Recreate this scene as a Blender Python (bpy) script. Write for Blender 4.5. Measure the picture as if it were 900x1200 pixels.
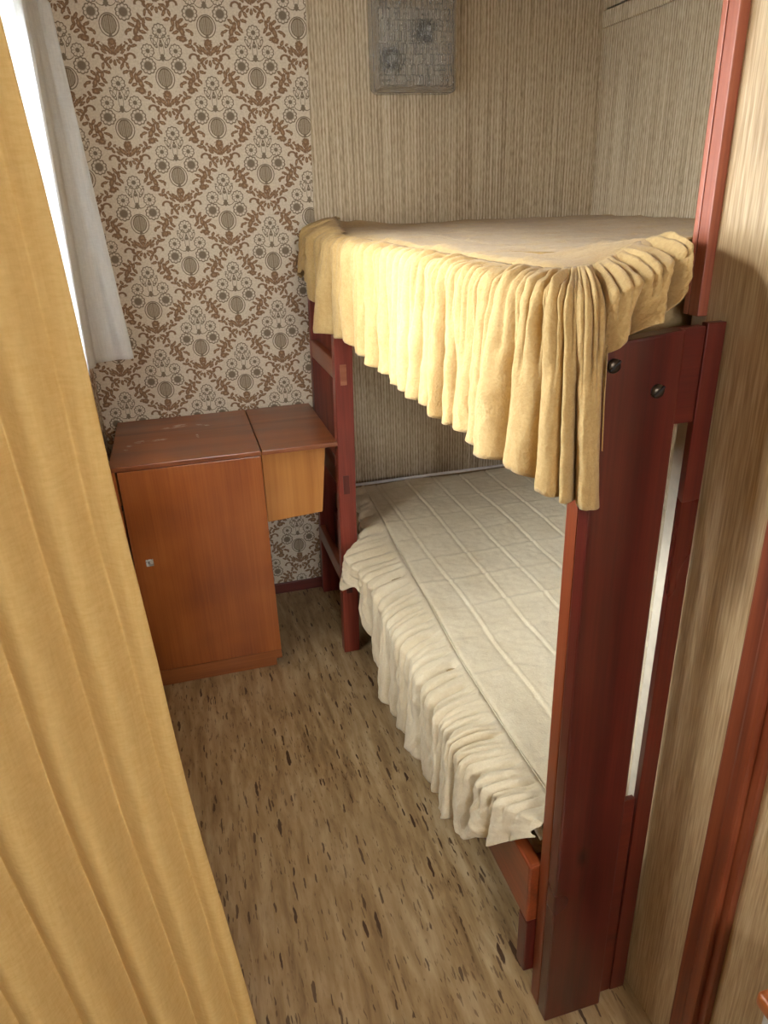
import bpy, bmesh, math, random
from mathutils import Vector, Matrix, noise
R = math.radians
random.seed(7)
for o in list(bpy.data.objects): bpy.data.objects.remove(o)
scene = bpy.context.scene
COL = scene.collection

# ------------------------------------------------------------------ camera
EYE = Vector((0.0, 0.0, 1.65))
F_PX = 850.0
dn = Vector((70, -1945, -F_PX)).normalized()
dd = Vector((190-450, 600-232, -F_PX)); dd = (dd - dn*dd.dot(dn)).normalized()
up_c = -dn
xx = dd.cross(up_c)
Wm = Matrix((xx, dd, up_c))            # camera coordinates -> world
cam = bpy.data.cameras.new('camera'); cam_o = bpy.data.objects.new('camera', cam)
COL.objects.link(cam_o)
cam_o.matrix_world = Matrix.Translation(EYE) @ Wm.to_4x4()
cam.sensor_fit = 'VERTICAL'; cam.sensor_height = 36.0
cam.lens = 36.0*F_PX/1200.0
cam.clip_start = 0.02
scene.camera = cam_o

# ------------------------------------------------------------------ light
scene.view_settings.view_transform = 'Standard'
scene.view_settings.look = 'None'
scene.view_settings.gamma = 1.0
scene.view_settings.use_curve_mapping = False
scene.view_settings.exposure = 0.0

world = bpy.data.worlds.new('daylight'); scene.world = world
world.use_nodes = True
bg = world.node_tree.nodes['Background']
bg.inputs['Color'].default_value = (0.80, 0.90, 1.0, 1)
bg.inputs['Strength'].default_value = 17.0

def area(name, loc, aim, sx, sy, power, color, spread=180):
    l = bpy.data.lights.new(name, 'AREA'); l.shape = 'RECTANGLE'
    l.size = sx; l.size_y = sy; l.energy = power; l.color = color; l.spread = R(spread)
    o = bpy.data.objects.new(name, l); COL.objects.link(o)
    o.location = loc
    o.rotation_euler = (Vector(aim)-Vector(loc)).to_track_quat('-Z', 'Z').to_euler()
    return o
# daylight outside the window beside the bunk, and outside the window of the room behind the camera
area('daylight_bunk_window', (-1.30, 1.05, 2.42), (0.70, 1.75, 0.7), 0.75, 1.3, 300, (0.87, 0.94, 1.0))
area('daylight_rear_window', (0.35, -2.35, 2.15), (-0.25, 1.0, 0.8), 0.9, 0.9, 54, (1.0, 0.93, 0.86))

# ------------------------------------------------------------------ node helpers
class NT:
    def __init__(s, name):
        s.m = bpy.data.materials.new(name); s.m.use_nodes = True
        s.t = s.m.node_tree; s.n = s.t.nodes; s.l = s.t.links
        s.n.clear()
        s.out = s.n.new('ShaderNodeOutputMaterial')
    def put(s, sock, v):
        if v is None: return
        if isinstance(v, bpy.types.NodeSocket): s.l.new(v, sock)
        else:
            try: sock.default_value = v
            except Exception: sock.default_value = (*v, 1.0)
    def math(s, op, a, b=None, c=None, clamp=False):
        n = s.n.new('ShaderNodeMath'); n.operation = op; n.use_clamp = clamp
        s.put(n.inputs[0], a); s.put(n.inputs[1], b)
        if c is not None: s.put(n.inputs[2], c)
        return n.outputs[0]
    def vmath(s, op, a, b=None, out=0):
        n = s.n.new('ShaderNodeVectorMath'); n.operation = op
        s.put(n.inputs[0], a)
        if b is not None: s.put(n.inputs[1], b)
        return n.outputs['Value'] if op in ('LENGTH', 'DISTANCE', 'DOT_PRODUCT') else n.outputs[0]
    def obj(s):
        return s.n.new('ShaderNodeTexCoord').outputs['Object']
    def sep(s, v):
        n = s.n.new('ShaderNodeSeparateXYZ'); s.put(n.inputs[0], v); return n.outputs
    def comb(s, x, y, z=0.0):
        n = s.n.new('ShaderNodeCombineXYZ'); s.put(n.inputs[0], x); s.put(n.inputs[1], y); s.put(n.inputs[2], z); return n.outputs[0]
    def mapping(s, v, loc=(0, 0, 0), rot=(0, 0, 0), sc=(1, 1, 1), typ='POINT'):
        n = s.n.new('ShaderNodeMapping'); n.vector_type = typ
        s.put(n.inputs['Vector'], v)
        n.inputs['Location'].default_value = loc; n.inputs['Rotation'].default_value = rot; n.inputs['Scale'].default_value = sc
        return n.outputs[0]
    def noise(s, v, scale=5, detail=2, rough=.5, dist=0.0):
        n = s.n.new('ShaderNodeTexNoise'); s.put(n.inputs['Vector'], v)
        n.inputs['Scale'].default_value = scale; n.inputs['Detail'].default_value = detail
        n.inputs['Roughness'].default_value = rough; n.inputs['Distortion'].default_value = dist
        return n.outputs['Fac']
    def voro(s, v, scale=5, rnd=1.0, feat='F1'):
        n = s.n.new('ShaderNodeTexVoronoi'); s.put(n.inputs['Vector'], v); n.feature = feat
        n.inputs['Scale'].default_value = scale; n.inputs['Randomness'].default_value = rnd
        return n.outputs
    def ramp(s, f, stops, interp='LINEAR'):
        n = s.n.new('ShaderNodeValToRGB'); s.put(n.inputs[0], f); cr = n.color_ramp; cr.interpolation = interp
        while len(cr.elements) < len(stops): cr.elements.new(0.5)
        for e, (p, c) in zip(cr.elements, stops):
            e.position = p; e.color = (c, c, c, 1) if not isinstance(c, tuple) else (*c, 1)
        return n.outputs[0]
    def rng(s, f, a, b, c=0.0, d=1.0):
        n = s.n.new('ShaderNodeMapRange'); n.clamp = True
        s.put(n.inputs[0], f); n.inputs[1].default_value = a; n.inputs[2].default_value = b
        n.inputs[3].default_value = c; n.inputs[4].default_value = d
        return n.outputs[0]
    def mix(s, f, a, b, mode='MIX'):
        n = s.n.new('ShaderNodeMix'); n.data_type = 'RGBA'; n.blend_type = mode; n.clamp_factor = True
        s.put(n.inputs['Factor'], f); s.put(n.inputs['A'], a); s.put(n.inputs['B'], b)
        return n.outputs['Result']
    def bump(s, h, strength=.3, dist=.002, nrm=None):
        n = s.n.new('ShaderNodeBump'); s.put(n.inputs['Height'], h)
        n.inputs['Strength'].default_value = strength; n.inputs['Distance'].default_value = dist
        if nrm is not None: s.put(n.inputs['Normal'], nrm)
        return n.outputs[0]
    def bsdf(s, color, rough=.5, spec=.5, metal=0, normal=None, trans=0, coat=0, coatr=.2, sheen=0, ior=1.5):
        n = s.n.new('ShaderNodeBsdfPrincipled')
        s.put(n.inputs['Base Color'], color); s.put(n.inputs['Roughness'], rough)
        n.inputs['Specular IOR Level'].default_value = spec; n.inputs['Metallic'].default_value = metal
        n.inputs['Transmission Weight'].default_value = trans; n.inputs['Coat Weight'].default_value = coat
        n.inputs['Coat Roughness'].default_value = coatr; n.inputs['Sheen Weight'].default_value = sheen
        n.inputs['IOR'].default_value = ior
        if normal is not None: s.put(n.inputs['Normal'], normal)
        return n.outputs[0]
    def mixsh(s, f, a, b):
        n = s.n.new('ShaderNodeMixShader'); s.put(n.inputs[0], f); s.l.new(a, n.inputs[1]); s.l.new(b, n.inputs[2]); return n.outputs[0]
    def fin(s, sh):
        s.l.new(sh, s.out.inputs['Surface']); return s.m

def srgb(r, g, b):
    f = lambda c: (c/255/12.92) if c <= 10 else ((c/255+.055)/1.055)**2.4
    return (f(r), f(g), f(b))

# ------------------------------------------------------------------ materials
def wood(name, dark, mid, light, axis='z', scale=1.0, rough=.32, spec=.5, coat=.3, knots=False, coatr=.15, bw=.18):
    t = NT(name); co = t.obj()
    k = {'x': (.06, 1, 1), 'y': (1, .06, 1), 'z': (1, 1, .06)}[axis]
    v = t.mapping(co, sc=k)
    big = t.noise(v, 9*scale, 3, .55, 1.2)
    grain = t.noise(t.mapping(co, sc={'x': (.02, 1, 1), 'y': (1, .02, 1), 'z': (1, 1, .02)}[axis]), 170*scale, 2, .6)
    blot = t.noise(co, 4.0, 2, .5)
    f = t.math('ADD', t.math('MULTIPLY', big, .80-bw), t.math('MULTIPLY', grain, .22))
    f = t.math('ADD', f, t.math('MULTIPLY', blot, bw))
    c = t.ramp(f, [(.34, dark), (.52, mid), (.70, light)])
    if knots:
        vv = t.voro(t.mapping(co, sc={'x': (.45, 1, 1), 'y': (1, .45, 1), 'z': (1, 1, .45)}[axis]), 5.2)
        kf = t.rng(vv['Distance'], .035, .085, 1, 0)
        c = t.mix(t.math('MULTIPLY', kf, .75), c, tuple(x*.25 for x in dark))
    b = t.bump(grain, .12, .001)
    return t.fin(t.bsdf(c, t.rng(blot, .3, .7, rough*.85, rough*1.2), spec, normal=b, coat=coat, coatr=coatr))

M = {}
M['red_wood'] = wood('red_stained_pine', srgb(54, 14, 10), srgb(88, 27, 19), srgb(116, 45, 30), 'z', .9, .34, knots=True)
M['red_wood_y'] = wood('red_stained_pine_rail', srgb(84, 32, 14), srgb(132, 60, 28), srgb(160, 84, 44), 'y', .9, .34, knots=True)
M['red_wood_x'] = wood('red_stained_pine_cross', srgb(50, 14, 10), srgb(84, 26, 16), srgb(110, 40, 24), 'x', .9, .34)
M['board_wood_shaded'] = wood('shaded_red_board', srgb(44, 11, 8), srgb(74, 21, 14), srgb(98, 36, 24), 'z', .9, .30, knots=True)  # red pine darkened: shade on the near-end boards put into the colour
M['ladder_wood_lit'] = wood('lit_ladder_pine', srgb(84, 26, 16), srgb(128, 48, 34), srgb(156, 74, 54), 'z', 1.0, .38, knots=True)  # same red pine lightened: light on the ladder put into the colour
M['trim_wood'] = wood('salmon_pine_trim', srgb(112, 50, 30), srgb(156, 82, 54), srgb(182, 108, 76), 'z', 1.2, .45, coat=.1, knots=True)
M['trim_brown'] = wood('brown_pine_moulding', srgb(70, 26, 12), srgb(116, 52, 26), srgb(146, 76, 42), 'z', 1.1, .45, coat=.1, knots=True)
M['orange_wood'] = wood('orange_pine_edge', srgb(86, 32, 14), srgb(118, 52, 22), srgb(142, 72, 34), 'z', .9, .4, coat=.15)
M['veneer'] = wood('cabinet_veneer', srgb(122, 56, 18), srgb(158, 84, 32), srgb(184, 108, 48), 'z', .8, .38, coat=.25, bw=.42)
M['veneer_pale'] = wood('flap_veneer', srgb(150, 88, 36), srgb(186, 118, 54), srgb(205, 140, 70), 'z', .7, .35, coat=.3)
M['veneer_x'] = wood('plinth_veneer', srgb(112, 56, 22), srgb(150, 84, 38), srgb(176, 108, 56), 'x', .6, .45, coat=.1)
M['bed_board'] = wood('plain_board', srgb(120, 90, 55), srgb(150, 115, 75), srgb(170, 135, 90), 'y', .6, .6, coat=0)
M['stool_wood'] = wood('stool_seat_wood', srgb(150, 80, 35), srgb(190, 110, 55), srgb(215, 140, 80), 'y', .6, .35)

def m_top(name, flake):
    t = NT(name); co = t.obj()
    big = t.noise(t.mapping(co, sc=(.08, 1, 1)), 8, 3, .55, 1.0)
    blot = t.noise(co, 6, 3, .5)
    f = t.math('ADD', t.math('MULTIPLY', big, .6), t.math('MULTIPLY', blot, .4))
    c = t.ramp(f, [(.36, srgb(110, 54, 26)), (.55, srgb(150, 84, 44)), (.7, srgb(172, 104, 60))])
    if flake:   # white paint smears and specks left on the lid
        xyz = t.sep(co)
        sm = None
        for (x, y, rx, ry, a) in ((-.035, .395, .050, .014, .1), (-.015, .415, .03, .012, .3), (.07, .385, .030, .010, -.6), (-.19, .215, .012, .012, 0), (-.15, .25, .03, .014, .2), (-.09, .25, .03, .014, .1), (-.20, .17, .008, .01, 0), (.045, .25, .005, .03, .1)):
            d = t.vmath('LENGTH', t.mapping(co, (x, y, 0), (0, 0, a), (rx, ry, 100), 'TEXTURE'))
            sm = d if sm is None else t.math('MINIMUM', sm, d)
        n1 = t.noise(t.mapping(co, sc=(.6, 1.4, 1)), 75, 3, .7)
        ff = t.math('MULTIPLY', t.rng(sm, .6, 1.1, 1, 0), t.rng(n1, .47, .52, 0, 1))
        c = t.mix(t.math('MULTIPLY', ff, .75), c, srgb(205, 190, 180))
    return t.fin(t.bsdf(c, t.rng(blot, .3, .7, .28, .42), .5, coat=.5, coatr=.25))
M['lid'] = m_top('cabinet_lid_veneer', True)
M['lid_plain'] = m_top('flap_lid_veneer', False)

def m_plain(name, c, rough=.5, metal=0, spec=.5):
    t = NT(name); co = t.obj()
    n = t.noise(co, 40, 3, .6)
    col = t.mix(t.rng(n, .3, .7), tuple(x*.85 for x in c), c)
    return t.fin(t.bsdf(col, t.rng(n, .3, .7, rough*.8, min(1, rough*1.2)), spec, metal))
M['chrome'] = m_plain('lock_chrome', srgb(225, 225, 220), .25, .45)
M['bolt'] = m_plain('bolt_bronze', srgb(72, 60, 48), .3, .8)
M['lamp_back'] = m_plain('lamp_back_plate', srgb(215, 205, 185), .45, .1)
M['black'] = m_plain('black_iron', srgb(25, 20, 18), .5)
M['white_paint'] = m_plain('white_paint', srgb(225, 225, 222), .4)
M['piping'] = m_plain('white_piping', srgb(225, 215, 212), .8, 0, .1)
M['plaster'] = m_plain('plain_plaster', srgb(205, 190, 165), .9, 0, .1)
M['endgrain'] = wood('worn_tenon_end', srgb(130, 66, 40), srgb(168, 102, 70), srgb(190, 130, 96), 'x', 2.5, .6, coat=0)

def m_stripe(name, hor, c0, c1, c2, s=1.0):
    # ribbed string-textured wallpaper, ribs run vertically
    t = NT(name); co = t.obj(); x, y, z = t.sep(co)
    h = x if hor == 'x' else y
    wob = t.noise(t.comb(h, 0, t.math('MULTIPLY', z, 1.0)), 14, 2, .5)
    hh = t.math('ADD', h, t.math('MULTIPLY', wob, .004))
    rib = t.noise(t.comb(t.math('MULTIPLY', hh, 110*s), t.math('MULTIPLY', z, 1.4), 3), 1.0, 2, .55)
    fine = t.noise(t.comb(t.math('MULTIPLY', hh, 210*s), t.math('MULTIPLY', z, 34), 9), 1.0, 2, .6)
    per = t.math('SINE', t.math('MULTIPLY', hh, 2*math.pi/.0125))
    f = t.math('ADD', t.math('MULTIPLY', rib, .5), t.math('ADD', t.math('MULTIPLY', fine, .42), t.math('MULTIPLY', per, .07)))
    c = t.ramp(f, [(.34, c0), (.48, c1), (.62, c2)])
    lum = t.noise(co, 3, 2, .5)
    c = t.mix(t.rng(lum, .35, .75, 0, .25), c, c1)
    return t, c, f
def m_rib(name, hor, *cs):
    t, c, f = m_stripe(name, hor, *cs)
    return t.fin(t.bsdf(c, .85, .2, normal=t.bump(f, .5, .003)))
RIB = (srgb(150, 128, 100), srgb(196, 176, 145), srgb(218, 202, 175))
M['rib_y'] = m_rib('ribbed_wallpaper_side', 'y', *RIB)

def damask(t, h, z):
    """baroque vase-and-leaf lattice: returns (base colour). h,z are world metres on the wall."""
    HU, HV = .155, .151
    nz = t.noise(t.comb(h, z, 0), 160, 2, .5)
    u = t.math('DIVIDE', t.math('SUBTRACT', h, .066), HU)
    v = t.math('DIVIDE', t.math('SUBTRACT', z, 2.098), HV)
    # wrap to [-1,1)
    wrap = lambda q: t.math('SUBTRACT', t.math('FLOORED_MODULO', t.math('ADD', q, 1.0), 2.0), 1.0)
    a = t.math('ABSOLUTE', wrap(u)); b = wrap(v)
    pos = t.math('GREATER_THAN', b, 0.0)
    a2 = t.math('ADD', a, t.math('MULTIPLY', pos, t.math('SUBTRACT', 1.0, t.math('MULTIPLY', a, 2.0))))
    b2 = t.math('SUBTRACT', b, pos)
    P = t.comb(a2, b2, 0)
    def ell(cx, cy, rx, ry=None, ang=0.0):
        ry = rx if ry is None else ry
        return t.vmath('LENGTH', t.mapping(P, (cx, cy, 0), (0, 0, R(ang)), (rx, ry, 1), 'TEXTURE'))
    def mn(L):
        r = L[0]
        for q in L[1:]: r = t.math('MINIMUM', r, q)
        return r
    def ring(d, r=1.0, w=.1):
        return t.rng(t.math('ABSOLUTE', t.math('SUBTRACT', d, r)), w*.5, w, 1, 0)
    def mx(L):
        r = L[0]
        for q in L[1:]: r = t.math('MAXIMUM', r, q)
        return r
    # ---- brown leaf work
    lv = []
    E = lambda dx, dy, rx, ry, an: lv.append(ell(1+dx, dy, rx*1.08, ry*1.06, an))
    # garland leaves, measured from the crossing at (1,0) down-left to (0,-1)
    for L in ((-.17, -.06, .075, .032, 60), (-.14, -.17, .075, .032, -60), (-.25, -.17, .07, .03, 75), (-.19, -.29, .07, .035, -15),
              (-.36, -.26, .075, .034, 125), (-.30, -.35, .085, .036, 80), (-.47, -.31, .075, .034, 140), (-.27, -.46, .07, .034, -50),
              (-.40, -.40, .10, .045, 85), (-.55, -.40, .075, .032, 155), (-.34, -.53, .07, .034, -20), (-.47, -.50, .11, .05, 70),
              (-.62, -.50, .075, .030, 20), (-.68, -.55, .03, .045, 0), (-.47, -.65, .085, .065, 10), (-.38, -.63, .05, .03, -40),
              (-.62, -.71, .06, .034, 120), (-.57, -.79, .075, .03, 15), (-.67, -.83, .07, .032, 60), (-.72, -.74, .04, .025, 150),
              (-.80, -.90, .07, .028, 40), (-.10, -.02, .07, .028, 40)):
        E(*L)
    # palmette over the crossing at (0,-1); drops under the crossing at (1,0)
    for L in ((0.0, -.72, .085, .075, 0), (.05, -.80, .026, .08, -22), (.125, -.855, .034, .125, -38), (.205, -.83, .026, .10, -45), (.0, -.88, .035, .10, 0), (.07, -.89, .03, .10, -30)):
        lv.append(ell(*L))
    for L in ((1.0, -.12, .035, .07, 0), (.92, -.09, .03, .055, -35)):
        lv.append(ell(*L))
    # curls at both crossings
    cut = lambda cx, cy: t.rng(t.sep(t.vmath('SUBTRACT', P, (cx, cy, 0)))[1], -.035, -.015)
    curls = mx([t.math('MULTIPLY', ring(ell(.34, -1.01, .085, .07), 1.0, .40), cut(.34, -1.01)), t.math('MULTIPLY', ring(ell(.66, -.01, .085, .07), 1.0, .40), cut(.66, -.01)),
                t.rng(ell(.24, -.99, .035, .05, 30), .8, 1.1, 1, 0), t.rng(ell(.76, -.03, .035, .06, 30), .8, 1.1, 1, 0)])
    leaves = mn(lv)
    leaf = t.rng(t.math('ADD', leaves, t.math('MULTIPLY', t.math('SUBTRACT', nz, .5), .9)), .85, 1.12, 1, 0)
    vein = t.rng(leaves, .30, .55, 1, 0)
    brown = mx([leaf, curls])
    # ---- dark olive line work: flowers, vase
    fl = []      # flowers: centre, radius
    lines = []; fills = []
    for (cx, cy, r) in ((1.0, -.51, .135), (.29, .115, .125), (.71, -.885, .125), (.32, -.17, .15)):
        d = ell(cx, cy, r)
        q = t.sep(t.vmath('SUBTRACT', P, (cx, cy, 0)))
        th = t.math('ARCTAN2', q[1], q[0])
        sc = t.math('MULTIPLY', t.math('ABSOLUTE', t.math('SINE', t.math('MULTIPLY', th, 5.0))), .14)
        ds = t.math('SUBTRACT', d, sc)
        lines.append(ring(ds, .90, .12))
        rad = t.rng(t.math('ABSOLUTE', t.math('SINE', t.math('MULTIPLY', th, 5.0))), .18, .42, .75, 0)
        rad = t.math('MULTIPLY', rad, t.math('MULTIPLY', t.rng(d, .35, .45), t.rng(d, .9, .95, 1, 0)))
        lines.append(rad)
        fills.append(t.rng(d, .30 if cy != -.17 else .52, .42 if cy != -.17 else .72, 1, 0))
    vase = ell(0, -.40, .145, .175); neck = ell(0, -.27, .10, .06)
    body = t.math('MINIMUM', vase, neck)
    stripes = t.rng(t.math('SINE', t.math('MULTIPLY', a2, 190)), -.2, .5, .6, 1)
    vfill = t.math('MULTIPLY', t.rng(body, .92, 1.02, 1, 0), stripes)
    lines += [ring(vase, 1.0, .08), ring(ell(0, -.41, .195, .215), 1.0, .07)]
    lines += [ring(ell(.13, .27, .12, .045, 55), 1.0, .2), ring(ell(.20, .30, .10, .03, -55), 1.0, .25), ring(ell(.12, .0, .09, .05, 30), 1, .2),
              ring(ell(1-.10, -.68, .10, .04, 70), 1, .2), ring(ell(.86, -.73, .10, .035, -60), 1.0, .22), ring(ell(1.0, -.86, .05, .14, 0), 1, .14)]
    fills += [t.rng(ell(0, -.01, .045, .08), .8, 1, 1, 0), t.rng(ell(1.0, -.70, .025, .03), .8, 1.1, 1, 0), t.rng(ell(1.0, -.78, .04, .035), .8, 1.1, 1, 0), t.rng(ell(1.0, -1.01, .045, .08), .8, 1, 1, 0),
              t.rng(ell(.0, -.60, .035, .04), .8, 1.1, 1, 0), t.rng(ell(.82, -.60, .03, .02), .8, 1.1, .8, 0)]
    dark = mx(lines + fills)
    paper = t.mix(t.rng(nz, .35, .65), srgb(205, 188, 164), srgb(220, 205, 182))
    c = t.mix(t.math('MULTIPLY', brown, .92), paper, t.mix(t.math('MULTIPLY', vein, t.rng(nz, .35, .6)), srgb(122, 86, 54), srgb(170, 132, 94)))
    c = t.mix(t.math('MULTIPLY', vfill, .85), c, srgb(122, 100, 72))
    c = t.mix(t.math('MULTIPLY', dark, .82), c, srgb(96, 74, 50))
    return c

def m_backwall():
    t, c_r, f = m_stripe('back_wall_papers', 'x', *RIB)
    x, y, z = t.sep(t.obj())
    cd = damask(t, x, z)
    edge = t.math('ADD', .545, t.math('MULTIPLY', t.math('SUBTRACT', z, 1.6), .03))
    side = t.rng(t.math('SUBTRACT', x, edge), -.0006, .0006)
    gap = t.rng(t.math('ABSOLUTE', t.math('SUBTRACT', x, edge)), .001, .003, .35, 0)
    c = t.mix(side, cd, c_r); c = t.mix(gap, c, srgb(150, 132, 105))
    return t.fin(t.bsdf(c, .8, .25, normal=t.bump(t.math('MULTIPLY', f, side), .5, .003)))
M['back_wall'] = m_backwall()
def m_leftwall():
    t = NT('left_wall_paper'); x, y, z = t.sep(t.obj())
    return t.fin(t.bsdf(damask(t, y, z), .8, .25))
M['left_wall'] = m_leftwall()

def m_panel():
    t = NT('pale_ash_panel'); co = t.obj()
    x, y, z = t.sep(co)
    g = t.noise(t.comb(t.math('MULTIPLY', y, 260), t.math('MULTIPLY', z, 9), 0), 1.0, 3, .6)
    g2 = t.noise(t.comb(t.math('MULTIPLY', y, 26), t.math('MULTIPLY', z, .9), 4), 1.0, 2, .5, .5)
    f = t.math('ADD', t.math('MULTIPLY', g, .82), t.math('MULTIPLY', g2, .18))
    c = t.ramp(f, [(.34, srgb(154, 122, 82)), (.5, srgb(182, 152, 110)), (.66, srgb(202, 176, 136))])
    return t.fin(t.bsdf(c, t.rng(g, .3, .7, .36, .5), .45, normal=t.bump(g, .15, .001)))
M['panel'] = m_panel()

def m_floor():
    t = NT('marbled_vinyl_floor'); co = t.obj()
    v = t.mapping(co, rot=(0, 0, R(2)), sc=(1, .16, 1))
    m1 = t.noise(v, 34, 4, .62, .4)
    m2 = t.noise(t.mapping(co, sc=(1, .22, 1)), 9, 3, .6, .6)
    c = t.ramp(t.math('ADD', t.math('MULTIPLY', m1, .65), t.math('MULTIPLY', m2, .35)),
               [(.32, srgb(128, 98, 62)), (.48, srgb(166, 136, 94)), (.64, srgb(190, 164, 124))])
    vf = t.mapping(co, rot=(0, 0, R(3)), sc=(1, .15, 1))
    wv = t.n.new('ShaderNodeTexNoise'); t.put(wv.inputs['Vector'], t.mapping(co, sc=(1, .5, 1))); wv.inputs['Scale'].default_value = 60
    wob = t.vmath('ADD', vf, t.vmath('MULTIPLY', t.vmath('SUBTRACT', wv.outputs['Color'], (.5, .5, .5)), (.010, .010, 0)))
    def flecks(scale, lo, thr, amt, c):
        o = t.voro(wob, scale)
        rnd = t.sep(o['Color'])[0]
        sz = t.rng(rnd, thr, 1.0, 0.0, lo)
        f = t.rng(t.math('SUBTRACT', sz, o['Distance']), 0.0, .05, 0, 1)
        return t.mix(t.math('MULTIPLY', f, amt), c, srgb(62, 34, 20))
    c = flecks(62, .38, .84, .9, c)
    c = flecks(105, .42, .58, .75, c)
    c = flecks(170, .42, .6, .5, c)
    mask = t.rng(t.noise(co, 3.2, 2, .5), .45, .62, .3, 1)
    fine = t.noise(t.mapping(co, rot=(0, 0, R(2)), sc=(1, .2, 1)), 120, 2, .6)
    c = t.mix(t.math('MULTIPLY', t.rng(fine, .60, .66), t.math('MULTIPLY', mask, .6)), c, srgb(92, 60, 36))
    return t.fin(t.bsdf(c, .42, .4, normal=t.bump(m1, .06, .001)))
M['floor'] = m_floor()

def m_fabric(name, c_lo, c_hi, crinkle=1.0, trans=.25, seer=True, weave=900):
    t = NT(name); co = t.obj()
    n1 = t.noise(co, 85, 3, .6); n2 = t.noise(co, 260, 2, .6); n3 = t.noise(co, 7, 2, .5)
    f = t.math('ADD', t.math('MULTIPLY', n1, .5), t.math('MULTIPLY', n2, .5))
    c = t.mix(t.rng(t.math('ADD', t.math('MULTIPLY', f, .6), t.math('MULTIPLY', n3, .4)), .35, .65), c_lo, c_hi)
    nb = t.bump(f, .55*crinkle, .004)
    s = t.bsdf(c, .92, .1, normal=nb, sheen=.15)
    tr = t.n.new('ShaderNodeBsdfTranslucent'); t.put(tr.inputs[0], c); t.put(tr.inputs['Normal'], nb)
    return t.fin(t.mixsh(trans, s, tr.outputs[0]))
M['spread_up'] = m_fabric('mustard_crinkle_cotton', srgb(176, 141, 88), srgb(200, 167, 112), 1.2, .16)
M['spread_low'] = m_fabric('cream_crinkle_cotton', srgb(214, 194, 156), srgb(230, 214, 182), .9, .12)
M['mattress'] = m_fabric('mattress_ticking', srgb(150, 124, 84), srgb(172, 146, 104), .3, .02)
def m_curtain(name, c_lo, c_hi, trans, sheer=0.0, rough=.8):
    t = NT(name); co = t.obj(); x, y, z = t.sep(co)
    slub = t.noise(t.mapping(co, sc=(3, 3, 9)), 22, 4, .65)
    vert = t.noise(t.mapping(co, sc=(6, 6, .5)), 40, 3, .6)
    c = t.mix(t.rng(t.math('ADD', t.math('MULTIPLY', slub, .6), t.math('MULTIPLY', vert, .4)), .35, .65), c_lo, c_hi)
    nb = t.bump(slub, .05, .001)
    s = t.bsdf(c, rough, .2, normal=nb)
    tr = t.n.new('ShaderNodeBsdfTranslucent'); t.put(tr.inputs[0], c)
    r = t.mixsh(trans, s, tr.outputs[0])
    if sheer:
        tp = t.n.new('ShaderNodeBsdfTransparent')
        r = t.mixsh(t.rng(vert, .3, .7, sheer*.6, sheer*1.4), r, tp.outputs[0])
    return t.fin(r)
M['mustard'] = m_curtain('mustard_curtain_cloth', srgb(204, 166, 100), srgb(216, 182, 118), .20)
M['white_net'] = m_curtain('white_curtain_cloth', srgb(236, 234, 230), srgb(248, 247, 244), .48, .18)

def m_glass(name, rough, tint, relief=0):
    t = NT(name); co = t.obj()
    n = t.noise(co, 120, 2, .5)
    g = t.bsdf(tint, rough, .9, trans=.93, normal=t.bump(n, relief, .004) if relief else None, ior=1.48)
    return t.fin(g)
M['pressed_glass'] = m_glass('pressed_glass', .14, (.97, .96, .93), .8)
def m_pane():
    t = NT('window_glass')
    tp = t.n.new('ShaderNodeBsdfTransparent'); gl = t.n.new('ShaderNodeBsdfGlossy'); gl.inputs['Roughness'].default_value = .02
    fr = t.n.new('ShaderNodeFresnel')
    return t.fin(t.mixsh(t.math('MULTIPLY', fr.outputs[0], .7), tp.outputs[0], gl.outputs[0]))
M['pane'] = m_pane()

# ------------------------------------------------------------------ mesh helpers
def box(bm, x0, x1, y0, y1, z0, z1, bev=0.0, seg=2):
    r = bmesh.ops.create_cube(bm, size=1.0)
    vs = r['verts']
    for v in vs:
        v.co = Vector((x0 if v.co.x < 0 else x1, y0 if v.co.y < 0 else y1, z0 if v.co.z < 0 else z1))
    if bev:
        es = {e for v in vs for e in v.link_edges}
        bmesh.ops.bevel(bm, geom=list(es), offset=bev, segments=seg, affect='EDGES', profile=.6)
    return bm
def cyl(bm, p0, p1, r0, r1=None, n=24, caps=True):
    r1 = r0 if r1 is None else r1
    p0 = Vector(p0); p1 = Vector(p1); d = (p1-p0)
    q = d.to_track_quat('Z', 'Y').to_matrix().to_4x4()
    r = bmesh.ops.create_cone(bm, cap_ends=caps, segments=n, radius1=r0, radius2=r1, depth=d.length)
    bmesh.ops.transform(bm, matrix=Matrix.Translation((p0+p1)/2) @ q, verts=r['verts'])
    return r['verts']
def lathe(bm, prof, cen, axis='z', n=28):
    rings = []
    for (r, h) in prof:
        row = []
        for i in range(n):
            a = 2*math.pi*i/n
            if axis == 'z': p = Vector((r*math.cos(a), r*math.sin(a), h))
            elif axis == 'y': p = Vector((r*math.cos(a), h, r*math.sin(a)))
            else: p = Vector((h, r*math.cos(a), r*math.sin(a)))
            row.append(bm.verts.new(p+Vector(cen)))
        rings.append(row)
    for a, b in zip(rings, rings[1:]):
        for i in range(n):
            bm.faces.new((a[i], a[(i+1) % n], b[(i+1) % n], b[i]))
    bm.faces.new(rings[0][::-1]); bm.faces.new(rings[-1])
    return bm
def bx(*a, **k):
    bm = bmesh.new(); box(bm, *a, **k); return bm
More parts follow.
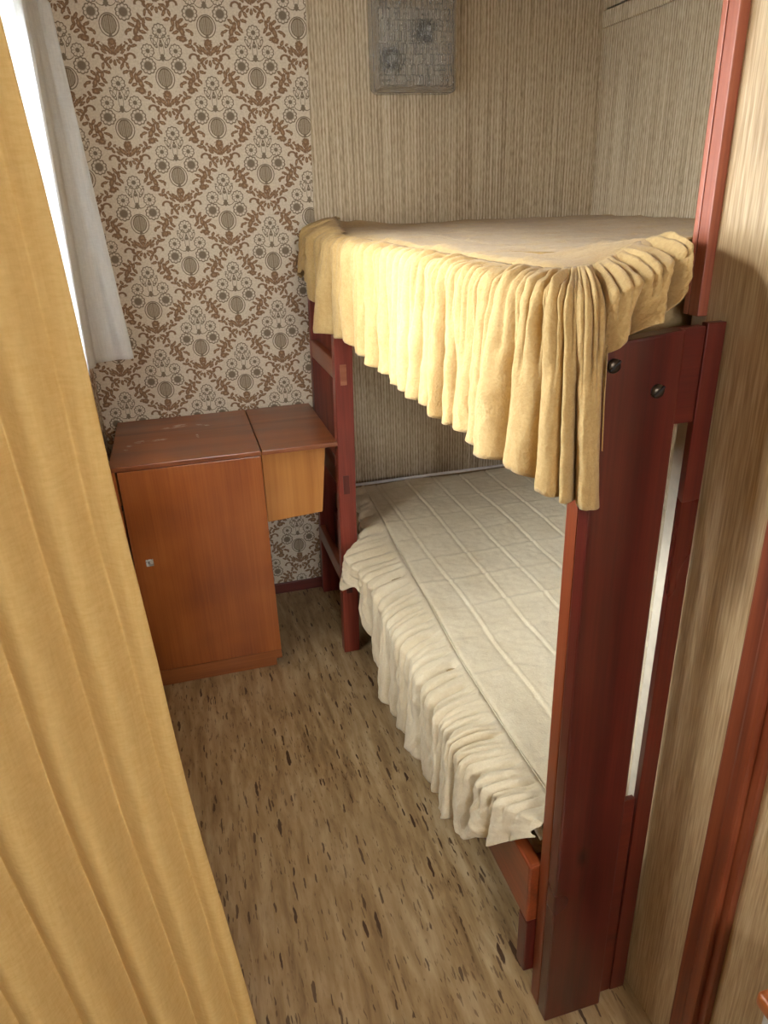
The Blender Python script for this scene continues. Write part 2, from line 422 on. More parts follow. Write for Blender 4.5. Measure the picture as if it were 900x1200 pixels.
def hexa(bm, lo, hi, bev=0.0):
    """solid from four bottom and four top corners, each listed round the same way"""
    vs = [bm.verts.new(p) for p in lo] + [bm.verts.new(p) for p in hi]
    F = [bm.faces.new([vs[i] for i in q]) for q in ((3, 2, 1, 0), (4, 5, 6, 7), (0, 1, 5, 4), (1, 2, 6, 5), (2, 3, 7, 6), (3, 0, 4, 7))]
    if bev:
        bmesh.ops.bevel(bm, geom=list({e for f in F for e in f.edges}), offset=bev, segments=2, affect='EDGES', profile=.6)
    return bm
def obj(name, bm, mat, parent=None, smooth=False, origin=None):
    bmesh.ops.recalc_face_normals(bm, faces=bm.faces)
    me = bpy.data.meshes.new(name)
    off = parent['_w'] if parent is not None else (Vector(origin) if origin else Vector((0, 0, 0)))
    off = Vector(off)
    for v in bm.verts: v.co -= off
    bm.to_mesh(me); bm.free()
    me.materials.append(M[mat] if isinstance(mat, str) else mat)
    if smooth:
        for p in me.polygons: p.use_smooth = True
    o = bpy.data.objects.new(name, me); COL.objects.link(o)
    if parent is not None: o.parent = parent
    else: o.location = off
    o['_w'] = tuple(off)
    return o
def grid(name, nu, nv, fn, mat, parent=None, thick=.0016, origin=None):
    bm = bmesh.new()
    vs = [[bm.verts.new(fn(i/(nu-1), j/(nv-1))) for j in range(nv)] for i in range(nu)]
    for i in range(nu-1):
        for j in range(nv-1):
            bm.faces.new((vs[i][j], vs[i+1][j], vs[i+1][j+1], vs[i][j+1]))
    o = obj(name, bm, mat, parent, True, origin)
    if thick:
        m = o.modifiers.new('thickness', 'SOLIDIFY'); m.thickness = thick; m.offset = 0
    return o
def thing(name, label, cat, loc, group=None):
    o = bpy.data.objects.new(name, None); COL.objects.link(o); o.location = loc
    o.empty_display_size = .05
    o['label'] = label; o['category'] = cat; o['_w'] = tuple(loc)
    if group: o['group'] = group
    return o
def struct(name, bm, mat, smooth=False):
    o = obj(name, bm, mat, None, smooth); o['kind'] = 'structure'; return o
def sstep(a, b, x):
    t = min(1, max(0, (x-a)/(b-a))); return t*t*(3-2*t)
def N(x, y=0.0, z=0.0): return noise.noise(Vector((x, y, z)))
def bez(a, b, c, d, t):
    s = 1-t
    return a*(s*s*s)+b*(3*s*s*t)+c*(3*s*t*t)+d*(t*t*t)

# ------------------------------------------------------------------ the setting
XL, XP, XR, YB, ZC = -.34, .77, 1.72, 2.93, 2.36
WY0, WY1, WZ0, WZ1 = 1.03, 2.36, 1.18, 2.12
struct('floor', bx(-.83, 1.80, -2.1, 3.02, -.06, 0), 'floor')
struct('ceiling', bx(-.83, 1.80, -2.1, 3.02, ZC, ZC+.06), 'plaster')
struct('wall_back', bx(-.42, 1.80, YB, 3.02, 0, ZC), 'back_wall')
bm = bmesh.new()
box(bm, XL-.08, XL, .95, WY0, 0, ZC); box(bm, XL-.08, XL, WY1, YB, 0, ZC)
box(bm, XL-.08, XL, WY0, WY1, 0, WZ0); box(bm, XL-.08, XL, WY0, WY1, WZ1, ZC)
struct('wall_left', bm, 'left_wall')
bm = bmesh.new()
for (a, b, c, d) in ((WY0, WY0+.05, WZ0, WZ1), (WY1-.05, WY1, WZ0, WZ1), (WY0, WY1, WZ0, WZ0+.05), (WY0, WY1, WZ1-.05, WZ1), ((WY0+WY1)/2-.025, (WY0+WY1)/2+.025, WZ0, WZ1)):
    box(bm, XL-.06, XL-.02, a, b, c, d, .004)
w1 = struct('window_1', bm, 'white_paint')
g = obj('glass_pane', bx(XL-.044, XL-.040, WY0+.04, WY1-.04, WZ0+.04, WZ1-.04), 'pane', w1)
struct('wall_right', bx(XR, XR+.08, .99, YB, 0, ZC), 'rib_y')
struct('wall_front', bx(XP+.001, XR+.08, .955, .989, 0, ZC), 'plaster')
struct('wall_near_right', bx(XP, XP+.05, -2.1, .9545, 0, ZC), 'panel')
struct('wall_near_left', bx(-.83, -.75, -2.1, 1.0, 0, ZC), 'plaster')
struct('wall_partition', bx(-.75, XL-.001, .95, 1.0, 0, ZC), 'left_wall')
bm = bmesh.new()
box(bm, -.75, -.30, -2.1, -2.02, 0, ZC); box(bm, .70, XP, -2.1, -2.02, 0, ZC)
box(bm, -.30, .70, -2.1, -2.02, 0, 1.30); box(bm, -.30, .70, -2.1, -2.02, 2.30, ZC)
struct('wall_near_back', bm, 'plaster')
bm = bmesh.new()
for (a, b, c, d) in ((-.30, -.25, 1.30, 2.30), (.65, .70, 1.30, 2.30), (-.30, .70, 1.30, 1.35), (-.30, .70, 2.25, 2.30)):
    box(bm, a, b, -2.08, -2.04, c, d, .004)
w2 = struct('window_2', bm, 'white_paint')
obj('glass_pane', bx(-.26, .66, -2.064, -2.060, 1.34, 2.26), 'pane', w2)
# wallpapered batten high on the niche wall, rounded end at the corner
bm = bmesh.new()
box(bm, XR-.014, XR, .99, YB, 2.205, 2.262, .006, 3)
struct('trim_3', bm, 'rib_y')
# papered cove where the niche wall rolls into the ceiling
bm = bmesh.new()
prof = [(XR, 2.262)]+[(XR-.10+.10*math.cos(a), 2.27+.09*math.sin(a)) for a in [R(10*k) for k in range(10)]]+[(XR, ZC)]
rows = [[bm.verts.new((x, y, z)) for (x, z) in prof] for y in (.99, YB)]
for i in range(len(prof)): bm.faces.new((rows[0][i], rows[0][(i+1) % len(prof)], rows[1][(i+1) % len(prof)], rows[1][i]))
bm.faces.new(rows[0]); bm.faces.new(rows[1][::-1])
struct('trim_4', bm, 'rib_y')
struct('baseboard_back', bx(XL, XR, YB-.012, YB, 0, .05, bev=.003), 'red_wood_x')
# door-frame post: two laths with a groove, nailed to the end of the panel wall
bm = bmesh.new()
box(bm, .7537, .80, .9545, .9765, 1.466, ZC, .0015); box(bm, .7537, .80, .9785, .9895, 1.466, ZC, .0015); box(bm, .758, .80, .975, .980, 1.466, ZC)
struct('trim_1', bm, 'trim_wood')
# moulding on the panel wall
bm = bmesh.new()
box(bm, XP-.018, XP, .715, .75, 0, ZC, .004); box(bm, XP-.026, XP, .688, .7165, 0, ZC, .006)
box(bm, XP-.014, XP, .672, .690, 0, ZC, .003)
struct('trim_2', bm, 'trim_brown')

# ------------------------------------------------------------------ bunk bed frame
bed = thing('bunk_bed', 'wide red-stained pine bunk bed frame standing against the wallpapered corner', 'bunk bed', (.55, .915, 0))
# near end: broad upright, narrow upright by the panel wall, cross board between their tops
bm = bmesh.new()
hexa(bm, [(.551, .880, 0), (.684, .880, 0), (.684, .912, 0), (.551, .912, 0)],
         [(.551, .880, 1.452), (.681, .880, 1.464), (.681, .912, 1.464), (.551, .912, 1.452)], .004)
post = obj('front_upright', bm, 'board_wood_shaded', bed)
bm = bmesh.new(); box(bm, .5515, .60, .9135, .948, 0, 1.44, .004)
obj('edge_batten', bm, 'orange_wood', bed)  # orange tone holds the window light falling on the post's side face
bm = bmesh.new()
hexa(bm, [(.722, .900, 0), (.757, .900, 0), (.757, .914, 0), (.722, .914, 0)],
         [(.731, .900, 1.466), (.7625, .900, 1.466), (.7625, .914, 1.466), (.731, .914, 1.466)], .0015)
obj('rear_upright', bm, 'board_wood_shaded', bed)
obj('cross_board', bx(.683, .7305, .902, .920, 1.318, 1.462, bev=.003), 'red_wood_x', bed)
obj('cross_board', bx(.6845, .7215, .902, .914, 0.0, .565, bev=.002), 'red_wood_x', bed)
for (x, z) in ((.569, 1.423), (.644, 1.380)):
    bm = bmesh.new()
    lathe(bm, [(.0105, .8805), (.0105, .8775), (.0095, .8755), (.006, .8735), (.002, .873)], (x, 0, z), 'y', 24)
    b = obj('bolt_head', bm, 'bolt', post, True)
    bm = bmesh.new(); hexa(bm, [(x-.0085, .8722, z-.004), (x-.0075, .8722, z-.0065), (x-.0075, .8755, z-.0065), (x-.0085, .8755, z-.004)],
                           [(x+.0065, .8722, z+.0085), (x+.0085, .8722, z+.0065), (x+.0085, .8755, z+.0065), (x+.0065, .8755, z+.0085)])
    # slot
    obj('bolt_slot', bm, 'black', post)
# ladder on the far end of the long side: two uprights, through-tenoned rungs
bm = bmesh.new()
hexa(bm, [(.447, 2.368, 0), (.509, 2.368, 0), (.509, 2.415, 0), (.447, 2.415, 0)],
         [(.484, 2.368, 1.42), (.546, 2.368, 1.42), (.546, 2.415, 1.42), (.484, 2.415, 1.42)], .004)
lp = obj('ladder_upright', bm, 'ladder_wood_lit', bed)
bm = bmesh.new()
hexa(bm, [(.462, 2.865, 0), (.56, 2.865, 0), (.56, 2.912, 0), (.462, 2.912, 0)],
         [(.497, 2.865, 1.46), (.600, 2.865, 1.46), (.600, 2.912, 1.46), (.497, 2.912, 1.46)], .004)
obj('ladder_upright', bm, 'ladder_wood_lit', bed)
for z in (.30, .705, 1.10):
    x0 = .452 + .028*z
    bm = bmesh.new(); box(bm, x0+.006, x0+.034, 2.40, 2.88, z-.034, z+.036, .006)
    obj('rung', bm, 'red_wood_y', bed)
    bm = bmesh.new(); box(bm, x0+.010, x0+.032, 2.3655, 2.3695, z-.034, z+.036, .001)
    obj('tenon_end', bm, 'endgrain' if z > 1 else 'red_wood', lp)
# rails and bed boards
obj('lower_side_rail', bx(.530, .560, .949, 2.864, .232, .392, bev=.005), 'red_wood_y', bed)
obj('lower_rail_ledge', bx(.5605, .590, .949, 2.864, .330, .3745, bev=.003), 'red_wood_y', bed)
obj('rail_foot', bx(.530, .560, .949, .985, .075, .2315, bev=.004), 'red_wood', bed)
obj('upper_side_rail', bx(.548, .575, .949, 2.864, 1.335, 1.43, bev=.004), 'red_wood_y', bed)
obj('lower_bed_board', bx(.561, XR-.002, .991, YB-.014, .375, .397), 'bed_board', bed)
obj('upper_bed_board', bx(.576, XR-.002, .991, YB-.002, 1.395, 1.415), 'bed_board', bed)

# ------------------------------------------------------------------ mattresses
def mattress(label, x0, x1, y0, y1, z0, z1, pipe):
    t = thing('mattress', label, 'mattress', (x0, y0, z0))
    def fn_box():
        bm = bmesh.new(); box(bm, x0, x1, y0, y1, z0, z1, .022, 4); return bm
    obj('ticking', fn_box(), 'mattress', t, True)
    if pipe:
        bm = bmesh.new(); cyl(bm, (x0+.03, y1-.064, z1+.024), (x1-.03, y1-.064, z1+.024), .0065, n=12)
        obj('piping', bm, 'piping', t, True)
    return t
mattress('tan lower bunk mattress with white piping along the wall, mostly under its cream spread', .545, XR-.005, 1.02, YB-.015, .398, .484, True)
mattress('tan upper bunk mattress, hidden under the mustard spread', .56, XR-.005, 1.02, YB-.015, 1.416, 1.520, False)

# ------------------------------------------------------------------ pleated cloth
def pleat_fn(seed, count):
    """uneven gathered folds, returns f(u) in [-1,1]"""
    rnd = random.Random(seed)
    ks = [0.0]
    while ks[-1] < 1.0: ks.append(ks[-1] + rnd.uniform(.55, 1.55)/count)
    amp = [rnd.uniform(.45, 1.0) for _ in ks]
    def f(u):
        u = min(.99999, max(0, u))
        for i in range(len(ks)-1):
            if ks[i] <= u < ks[i+1]:
                q = (u-ks[i])/(ks[i+1]-ks[i])
                a = amp[i]
                return (1-abs(2*q-1)**2.6)*2*a-1.1
        return 0
    return f
def interp(st, u):
    for a, b in zip(st, st[1:]):
        if a[0] <= u <= b[0]:
            q = (u-a[0])/(b[0]-a[0]) if b[0] > a[0] else 0
            return [x.lerp(y, q) for x, y in zip(a[1:], b[1:])]
    return list(st[-1][1:])
def ruffle(name, st, nu, nv, fn, amp, mat, parent, seed=1, hemwob=.012, gather=.25, crump=.004, stray=.01, gat=.26, g2n=0, enddamp=False):
    st = [(s[0],)+tuple(Vector(p) for p in s[1:]) for s in st]
    g2 = pleat_fn(seed+50, g2n or int(nu/11))
    def P(u, r):
        uu = u + stray*N(u*11, r*2.2, seed)*r
        T, E, H, nrm = interp(st, uu)
        E2 = E.lerp(H, .14)
        p = bez(T, T.lerp(E, .55), E, E2, min(1, r/.34)) if r < .34 else E2.lerp(H, (r-.34)/.66)
        nn = nrm.normalized()
        if r < .34: nn = (nn + Vector((0, 0, 1.6*(1-r/.34)))).normalized()
        a = amp*(gather+(1-gather)*sstep(.15, .95, r))
        d = fn(uu)*a*(.75+.5*N(uu*23, r*1.4, seed+3))
        d += g2(uu)*amp*gat*(1-sstep(.3, .75, r))*sstep(0, .10, r)
        d += crump*(N(u*60, r*5, seed+9)+.6*N(u*130, r*13, seed))
        d += .010*math.sin(r*math.pi)*N(u*9, 1.5, seed)
        d *= sstep(0, .07, r)*.9+.1
        if enddamp: d *= 1-.75*sstep(.90, 1.0, u)
        p = p + nn*d
        if r > .5: p.z += hemwob*(r-.5)*2*N(u*17, 0, seed+4)
        return p
    return grid(name, nu, nv, P, mat, parent, .0018)

# ---- lower bedspread
low = thing('bedspread', 'cream quilted cotton bedspread with a gathered ruffle on the lower bunk', 'bedspread', (.62, 1.0, .5))
def seam_x(y):
    pts = [(.93, .605), (1.25, .601), (1.5, .603), (1.86, .620), (2.2, .634), (2.4, .645), (2.88, .67)]
    for a, b in zip(pts, pts[1:]):
        if y <= b[0]: return a[1]+(b[1]-a[1])*max(0, (y-a[0]))/(b[0]-a[0])
    return pts[-1][1]
def ridge(d, w): return math.exp(-(d/w)**2)
def low_top(u, v):
    y = .97 + (2.845-.97)*u
    x0 = seam_x(y); x = x0 + (1.705-x0)*v
    z = .4985 + .010*N(x*3, y*2.2, 4) + .004*N(x*9, y*9, 2)
    # lengthwise stitched tucks and looser cross creases
    fx = (x-.60)/.128; k = round(fx); xs = (fx-k)*.128 + .006*N(k*3.1, y*3, 1)
    if k > 0 or x > .66: z += .0030*ridge(xs-.002, .0030) - .0022*ridge(xs+.006, .006)
    cy = (y-.95)/.165; kk = round(cy); ys = (cy-kk)*.165 + .012*N(x*4, kk*7.3, 5)
    z += (.0022+.006*N(kk*5.1, x*3, 8))*ridge(ys, .009) - .0015*ridge(ys-.018, .012)
    z += .0016*N(x*40, y*60, 3)
    z += -.004*ridge(x-x0, .006)
    z -= .05*sstep(.06, 0, y-.97)**2
    return Vector((x, y, z))
grid('quilted_panel', 260, 230, low_top, 'spread_low', low)
bm = bmesh.new()
prev = None
pts = [Vector((seam_x(y), y, .4995+.010*N(seam_x(y)*3, y*2.2, 4))) for y in [.98+.0155*k for k in range(120)]]
for a, b in zip(pts, pts[1:]): cyl(bm, a, b, .0016, n=6, caps=False)
obj('seam_cord', bm, 'spread_low', low, True)
O = Vector((-1, 0, 0))
def lst(y, hy, hz, hx=.45, ex=.475, ez=.493, tz=.497, nrm=(-1, 0, .15)):
    return ((seam_x(y), y, tz+.010*N(seam_x(y)*3, y*2.2, 4)), (ex, (y+hy)/2 if abs(y-hy) < .2 else y, ez), (hx, hy, hz), nrm)
L = [(0.0, (.668, 2.84, .508), (.60, 2.84, .505), (.56, 2.83, .45), (-1, 0, .2)), (.06, (.655, 2.62, .506), (.58, 2.60, .505), (.552, 2.56, .44), (-1, 0, .2)),
     (.10, (.648, 2.46, .504), (.56, 2.42, .505), (.54, 2.42, .43), (-1, 0, .2)),
     (.13, (.644, 2.37, .503), (.50, 2.33, .510), (.44, 2.28, .41), (-1, .2, .1)), (.17,) + lst(2.28, 2.20, .385, .430, .445, .50), (.20,) + lst(2.20, 2.14, .40, .445, .455),
     (.25,) + lst(2.10, 2.03, .34, .45), (.33,) + lst(1.95, 1.84, .25, .45), (.40,) + lst(1.84, 1.745, .215, .447), (.47,) + lst(1.72, 1.64, .215, .452),
     (.54,) + lst(1.58, 1.53, .225, .447), (.62,) + lst(1.45, 1.39, .245, .455), (.72,) + lst(1.30, 1.28, .250, .465), (.82,) + lst(1.17, 1.20, .255, .475),
     (.89,) + lst(1.09, 1.13, .300, .482, .488), (.95,) + lst(1.03, 1.06, .350, .492, .50, .49, nrm=(-1, -.4, .15)),
     (1.0, (.604, .965, .492), (.555, .952, .505), (.538, .951, .470), (-.6, -.3, 1))]
ruffle('ruffle', L, 640, 50, pleat_fn(11, 17), .036, 'spread_low', low, 11, .035, .34, .006, .028, .26, 44, True)

# ---- upper bedspread
upb = thing('bedspread', 'mustard crinkled cotton bedspread with a deep gathered ruffle hanging from the upper bunk', 'bedspread', (.53, 1.0, 1.54))
def up_x0(y): return .53 + .012*N(y*3, 1, 1)
def up_top(u, v):
    y = .975 + (YB-.012-.975)*u
    x0 = up_x0(y); x = x0+(1.712-x0)*v
    z = 1.545 - .008*math.sin(math.pi*v)*math.sin(math.pi*u) + .006*N(x*3.2, y*2.6, 14) + .0035*N(x*10, y*8, 12)
    fx = (x-.55)/.15; xs = (fx-round(fx))*.15
    z += .003*ridge(xs, .004)
    cy = (y-.95)/.2; ys = (cy-round(cy))*.2 + .012*N(x*4, y, 5)
    z += .004*ridge(ys, .010)+.0018*N(x*28, y*45, 3)
    z += .030*sstep(1.35, .975, y)*sstep(.57, .72, x)
    z += .022*sstep(2.80, 2.90, y)*sstep(.95, .60, x)*(1+.4*N(x*20, y*9, 2))
    z -= .011*sstep(.035, 0, x-x0) + .004*sstep(.03, 0, y-.975)
    if x > .70: y = max(y, .994)
    return Vector((x, y, z))
grid('quilted_panel', 200, 180, up_top, 'spread_up', upb)
def ust(y, hy, hz, hx=.462, ex=.468, ez=1.540, tz=1.539, nrm=(-1, 0, .1)):
    return ((up_x0(y), y, tz), (ex, y+(hy-y)*.15, ez), (hx, hy, hz), nrm)
U = [(0.0,) + ust(2.35, 2.42, 1.245, .432, .470), (.05,) + ust(2.27, 2.28, 1.255, .445), (.12,) + ust(2.14, 2.13, 1.262), (.20,) + ust(1.98, 1.96, 1.262),
     (.30,) + ust(1.77, 1.76, 1.248), (.42,) + ust(1.52, 1.53, 1.250), (.53,) + ust(1.30, 1.32, 1.248), (.64,) + ust(1.12, 1.14, 1.245),
     (.73,) + ((.530, .995, 1.545), (.470, .955, 1.54), (.462, .985, 1.250), (-1, -.1, .1)),
     (.79,) + ((.545, .975, 1.547), (.485, .900, 1.538), (.480, .885, 1.235), (-1, -.5, .1)),
     (.84,) + ((.560, .972, 1.549), (.510, .865, 1.535), (.520, .850, 1.222), (-.6, -1, .1)),
     (.88,) + ((.580, .972, 1.550), (.540, .856, 1.530), (.566, .855, 1.214), (-.2, -1, .1)),
     (.884,) + ((.583, .972, 1.550), (.545, .856, 1.530), (.552, .856, 1.446), (0, -1, .2)),
     (.92,) + ((.625, 1.0, 1.560), (.595, .860, 1.545), (.575, .852, 1.468), (0, -1, .4)),
     (.96,) + ((.672, 1.02, 1.571), (.642, .880, 1.560), (.612, .854, 1.484), (.1, -1, .4)),
     (1.0,) + ((.716, 1.03, 1.578), (.682, .905, 1.578), (.650, .868, 1.512), (.2, -1, .5))]
ruffle('ruffle', U, 700, 50, pleat_fn(23, 24), .046, 'spread_up', upb, 23, .018, .30, .005, .014, .17)
U2 = [(0.0, (.64, 2.905, 1.575), (.53, 2.895, 1.56), (.475, 2.895, 1.38), (-1, 0, .1)), (.3, (.60, 2.80, 1.585), (.47, 2.80, 1.555), (.450, 2.82, 1.38), (-1, 0, .1)),
      (.55, (.58, 2.66, 1.575), (.465, 2.70, 1.535), (.452, 2.72, 1.42), (-1, 0, .1)), (.75, (.555, 2.52, 1.56), (.455, 2.56, 1.54), (.448, 2.56, 1.33), (-1, 0, .1)),
      (1.0, (.535, 2.36, 1.55), (.475, 2.38, 1.54), (.458, 2.42, 1.255), (-1, 0, .1))]
ruffle('far_corner_ruffle', U2, 160, 40, pleat_fn(31, 7), .018, 'spread_up', upb, 31, .01, .5, .006, .01)

# ------------------------------------------------------------------ cabinet with folding side leaf
cab = thing('cabinet', 'brown veneered wooden cabinet with a chrome lock and folding side leaf below the patterned wallpaper', 'cabinet', (-.04, 2.37, 0))
CX0, CX1, CY0, CY1, CH = -.288, .203, 2.362, 2.915, .872
bm = bmesh.new()
box(bm, CX0, CX0+.018, CY0, CY1, 0, CH-.0165, .001); box(bm, CX1-.016, CX1, CY0+.019, CY1, .037, CH-.0165, .001)
box(bm, CX0+.018, CX1-.016, CY1-.010, CY1, 0, CH-.0165); box(bm, CX0+.018, CX1-.016, CY0+.03, CY1-.01, .06, .075)
obj('carcass', bm, 'veneer', cab)
obj('plinth', bx(CX0+.0185, CX1-.022, CY0+.012, CY1-.02, 0, .036, bev=.001), 'veneer_x', cab)
obj('lid', bx(CX0, CX1, CY0-.003, CY1, CH-.016, CH, bev=.002), 'lid', cab)
obj('bottom_board', bx(CX0+.0185, CX1-.0005, CY0, CY0+.0185, .037, .0735, bev=.001), 'veneer_x', cab)
door = obj('door', bx(CX0+.024, CX1-.001, CY0, CY0+.0175, .075, CH-.019, bev=.0015), 'veneer', cab)
bm = bmesh.new(); box(bm, -.2255, -.2005, CY0-.0035, CY0+.001, .505, .531, .002)
lock = obj('lock_plate', bm, 'chrome', door)
obj('keyhole', bx(-.2165, -.2145, CY0-.0045, CY0-.0032, .511, .522), 'black', door)
for z in (.16, .42, .72):
    bm = bmesh.new(); cyl(bm, (CX0+.0205, CY0-.001, z), (CX0+.0205, CY0-.001, z+.020), .0024, n=10)
    obj('hinge', bm, 'black', cab, True)
obj('leaf', bx(CX1+.0035, .4675, CY0-.004, CY1, CH-.0155, CH, bev=.002), 'lid_plain', cab)
bm = bmesh.new()
hexa(bm, [(.2065, 2.400, .590), (.406, 2.400, .602), (.400, 2.87, .602), (.2065, 2.87, .590)],
         [(.2065, 2.400, .8555), (.432, 2.400, .8555), (.428, 2.87, .8555), (.2065, 2.87, .8555)], .002)
obj('side_box', bm, 'veneer_pale', cab)

# ------------------------------------------------------------------ wall lamp
lamp = thing('wall_lamp', 'square pressed-glass wall lamp on the ribbed beige wall above the bunk', 'lamp', (.936, YB, 2.135))
LX0, LX1, LZ0, LZ1, LY0 = .784, 1.088, 1.988, 2.286, 2.850
obj('back_plate', bx(LX0+.03, LX1-.03, YB-.012, YB-.0005, LZ0+.03, LZ1-.03, bev=.002), 'lamp_back', lamp)
def glass_shade():
    rnd = random.Random(3)
    bm = bmesh.new()
    nx, nz = 92, 92
    rows = 8
    cells = {}
    def relief(a, b):
        r = int(b*rows); fb = b*rows-r
        if fb < .05 or fb > .95: return .0005
        k = (r, )
        if r not in cells:
            ks = [0]
            while ks[-1] < 1: ks.append(ks[-1]+rnd.choice((.02, .025, .03, .04, .06)))
            cells[r] = [(ks[i], ks[i+1], rnd.uniform(-.004, .009), rnd.random()) for i in range(len(ks)-1)]
        for (p, q, h, s) in cells[r]:
            if p <= a < q:
                t = (a-p)/(q-p)
                if s < .3 and abs(fb-.5) < .06: return -.001
                return (h+.003*math.sin((2+int(s*5))*math.pi*t))*min(1, 5*t, 5*(1-t))*(1-.5*abs(2*fb-1)**3)
        return 0
    def pt(i, j):
        a = i/(nx-1); b = j/(nz-1)
        x = LX0+(LX1-LX0)*a; z = LZ0+(LZ1-LZ0)*b
        ea = min(a, 1-a); eb = min(b, 1-b); e = min(ea, eb)
        y = LY0 + .022*(1-sstep(0, .07, e))
        if .05 < e: y -= relief((a-.05)/.9, min(.999, (b-.05)/.9))
        # rounded corners
        cr = .06
        if ea < cr and eb < cr:
            da, db = cr-ea, cr-eb; L = math.hypot(da, db)
            if L > cr:
                k = cr/L
                na, nb = cr-da*k, cr-db*k
                a2 = na if a < .5 else 1-na; b2 = nb if b < .5 else 1-nb
                x = LX0+(LX1-LX0)*a2; z = LZ0+(LZ1-LZ0)*b2
        return Vector((x, y, z))
    V = [[bm.verts.new(pt(i, j)) for j in range(nz)] for i in range(nx)]
    for i in range(nx-1):
        for j in range(nz-1): bm.faces.new((V[i][j], V[i+1][j], V[i+1][j+1], V[i][j+1]))
    rim = [V[i][0] for i in range(nx)]+[V[nx-1][j] for j in range(1, nz)]+[V[i][nz-1] for i in range(nx-2, -1, -1)]+[V[0][j] for j in range(nz-2, 0, -1)]
    back = [bm.verts.new(Vector((v.co.x, YB-.014, v.co.z))) for v in rim]
    n = len(rim)
    for i in range(n): bm.faces.new((rim[i], rim[(i+1) % n], back[(i+1) % n], back[i]))
    return bm
sh = obj('glass_shade', glass_shade(), 'pressed_glass', lamp)
m = sh.modifiers.new('thickness', 'SOLIDIFY'); m.thickness = .004; m.offset = 1
for (x, z) in ((.855, 2.095), (.985, 2.18)):
    bm = bmesh.new(); box(bm, x-.034, x+.034, 2.895, 2.916, z-.034, z+.034, .004)
    s = obj('socket', bm, 'black', lamp)
    bm = bmesh.new(); lathe(bm, [(.012, 2.895), (.014, 2.888), (.0145, 2.880), (.012, 2.872), (.006, 2.868)], (x, 0, z), 'y', 20)
    obj('bulb', bm, 'white_paint', s, True)

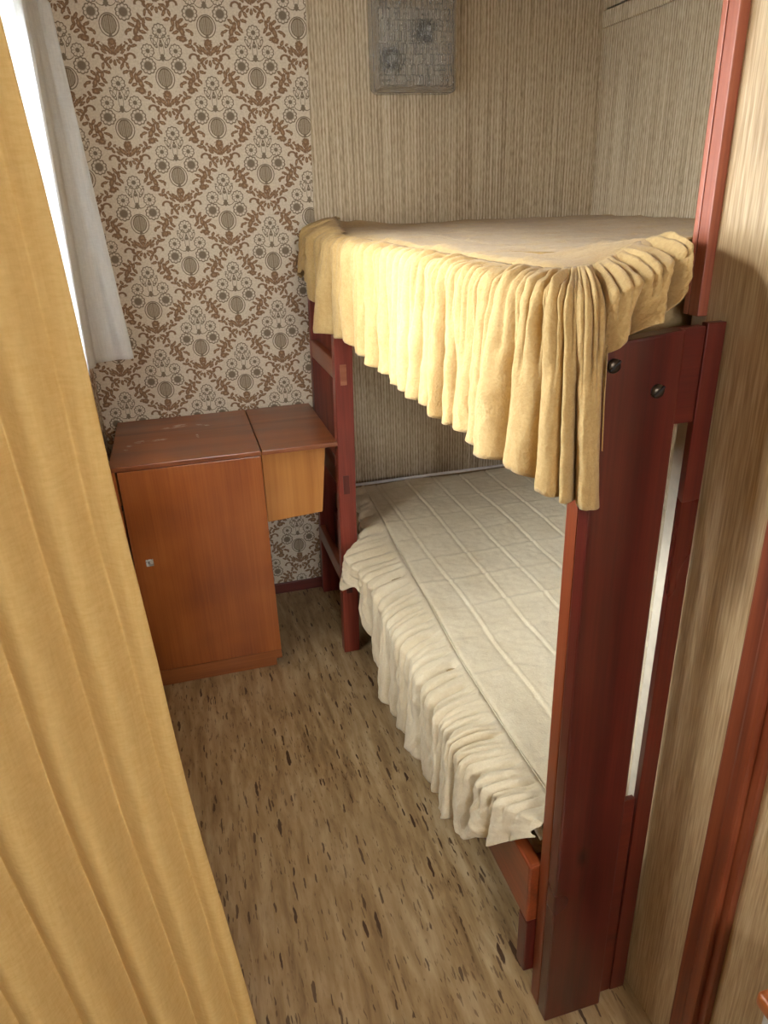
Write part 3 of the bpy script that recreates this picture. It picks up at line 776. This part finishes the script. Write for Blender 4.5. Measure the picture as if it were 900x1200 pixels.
# ------------------------------------------------------------------ white window curtain
def hang(name, label, cat, top, bot, nu, nv, off, mat, z0, z1, origin, zb=None, hemw=.004, thick=.0012):
    pass
rod = thing('curtain_rod', 'thin rod along the left wall carrying the white window curtain', 'curtain rod', (-.27, 1.0, 2.19))
bm = bmesh.new(); cyl(bm, (-.262, 1.02, 2.19), (-.262, 2.66, 2.19), .006, n=14)
obj('rod', bm, 'white_paint', rod, True)
for y in (1.04, 2.62):
    bm = bmesh.new(); box(bm, XL, -.262, y-.006, y+.006, 2.180, 2.200, .002); obj('bracket', bm, 'white_paint', rod)
wc = thing('curtain', 'short white cotton curtain hanging at the window on the left wall', 'curtain', (-.26, 2.0, 1.18))
wf = pleat_fn(5, 11)
def wcur(u, v):
    # u 0 at the loose far edge, 1 at the near edge; v 0 top, 1 hem
    top = [(0, (-.228, 2.60)), (.10, (-.262, 2.592)), (.16, (-.275, 2.56)), (1, (-.272, 1.70))]
    bot = [(0, (-.166, 2.600)), (.09, (-.225, 2.597)), (.15, (-.285, 2.57)), (.24, (-.290, 2.42)), (1, (-.285, 1.72))]
    def at(L):
        for a, b in zip(L, L[1:]):
            if a[0] <= u <= b[0]:
                q = (u-a[0])/(b[0]-a[0]); return a[1][0]+(b[1][0]-a[1][0])*q, a[1][1]+(b[1][1]-a[1][1])*q
        return L[-1][1]
    (tx, ty), (bx_, by) = at(top), at(bot)
    s = v**1.15
    x = tx+(bx_-tx)*s; y = ty+(by-ty)*s
    a = .016+.014*v
    if u > .15:
        x += a*(wf(u)+.1)*sstep(.15, .25, u)*.9
    else:
        y += -.010*math.sin(u/.15*math.pi*2)*v + .004*N(u*30, v*3, 2)
    zt = 2.225; zb = 1.172+.010*N(u*13, 3, 1) + (.02 if u < .09 else 0)*0
    z = zt+(zb-zt)*v
    if u < .12: z -= .05*(1-v)**3*(1-u/.12)   # heading droops past the end of the rod
    x = max(x, XL+.006)
    return Vector((x, y, z))
grid('cloth', 320, 60, wcur, 'white_net', wc, .0012)

# ------------------------------------------------------------------ mustard doorway curtain
rod2 = thing('curtain_rod', 'wooden rod across the doorway carrying the long mustard curtain', 'curtain rod', (0, .80, 2.24))
bm = bmesh.new(); cyl(bm, (-.60, .80, 2.24), (XP-.03, .80, 2.24), .010, n=18)
obj('rod', bm, 'orange_wood', rod2, True)
obj('bracket', bx(XP-.031, XP, .785, .815, 2.225, 2.255, bev=.002), 'orange_wood', rod2)
mc = thing('curtain', 'long mustard yellow curtain in deep folds at the left of the doorway', 'curtain', (-.25, .80, 0))
creases = [-.012, .033, .098, .170, .262, .345, .44, .53, .62]
depth = [.014, .030, .044, .050, .042, .050, .045, .045]
def fold(d):
    for i in range(len(creases)-1):
        a, b = creases[i], creases[i+1]
        if a <= d <= b:
            q = (d-a)/(b-a)
            return -depth[i]*(.5-.5*math.cos(2*math.pi*q))**.62 + .014
    return 0
def mcur(u, v):
    z = 2.28 + (.035-2.28)*v
    xe = -.040 - .0530*(z-.35)/1.0 + .006*math.sin(z*4+.6) + .004*N(z*3, 1, 1)
    d = u*.58
    x = xe - d*(.92+.10*(1-v))
    yy = .80 + fold(d + .006*N(z*2, d*8, 2))*(.55+.45*v) + .006*N(d*14, z*1.5, 6)
    yy += .0012*N(d*90, z*30, 3)
    return Vector((x, yy, z))
grid('cloth', 360, 90, mcur, 'mustard', mc, .0014)

# ------------------------------------------------------------------ stool at the lower right, only its corner in view
st = thing('stool', 'orange wooden stool with white legs, its seat corner peeking in at lower right', 'stool', (.72, .42, 0))
bm = bmesh.new(); box(bm, .681, .765, .16, .533, .530, .560, .012, 4)
obj('seat', bm, 'stool_wood', st, True)
for (x, y) in ((.706, .506), (.745, .506), (.706, .19), (.745, .19)):
    bm = bmesh.new(); box(bm, x-.014, x+.014, y-.014, y+.014, 0, .530, .003)
    obj('leg', bm, 'white_paint', st)

for o in bpy.data.objects:
    if '_w' in o.keys(): del o['_w']
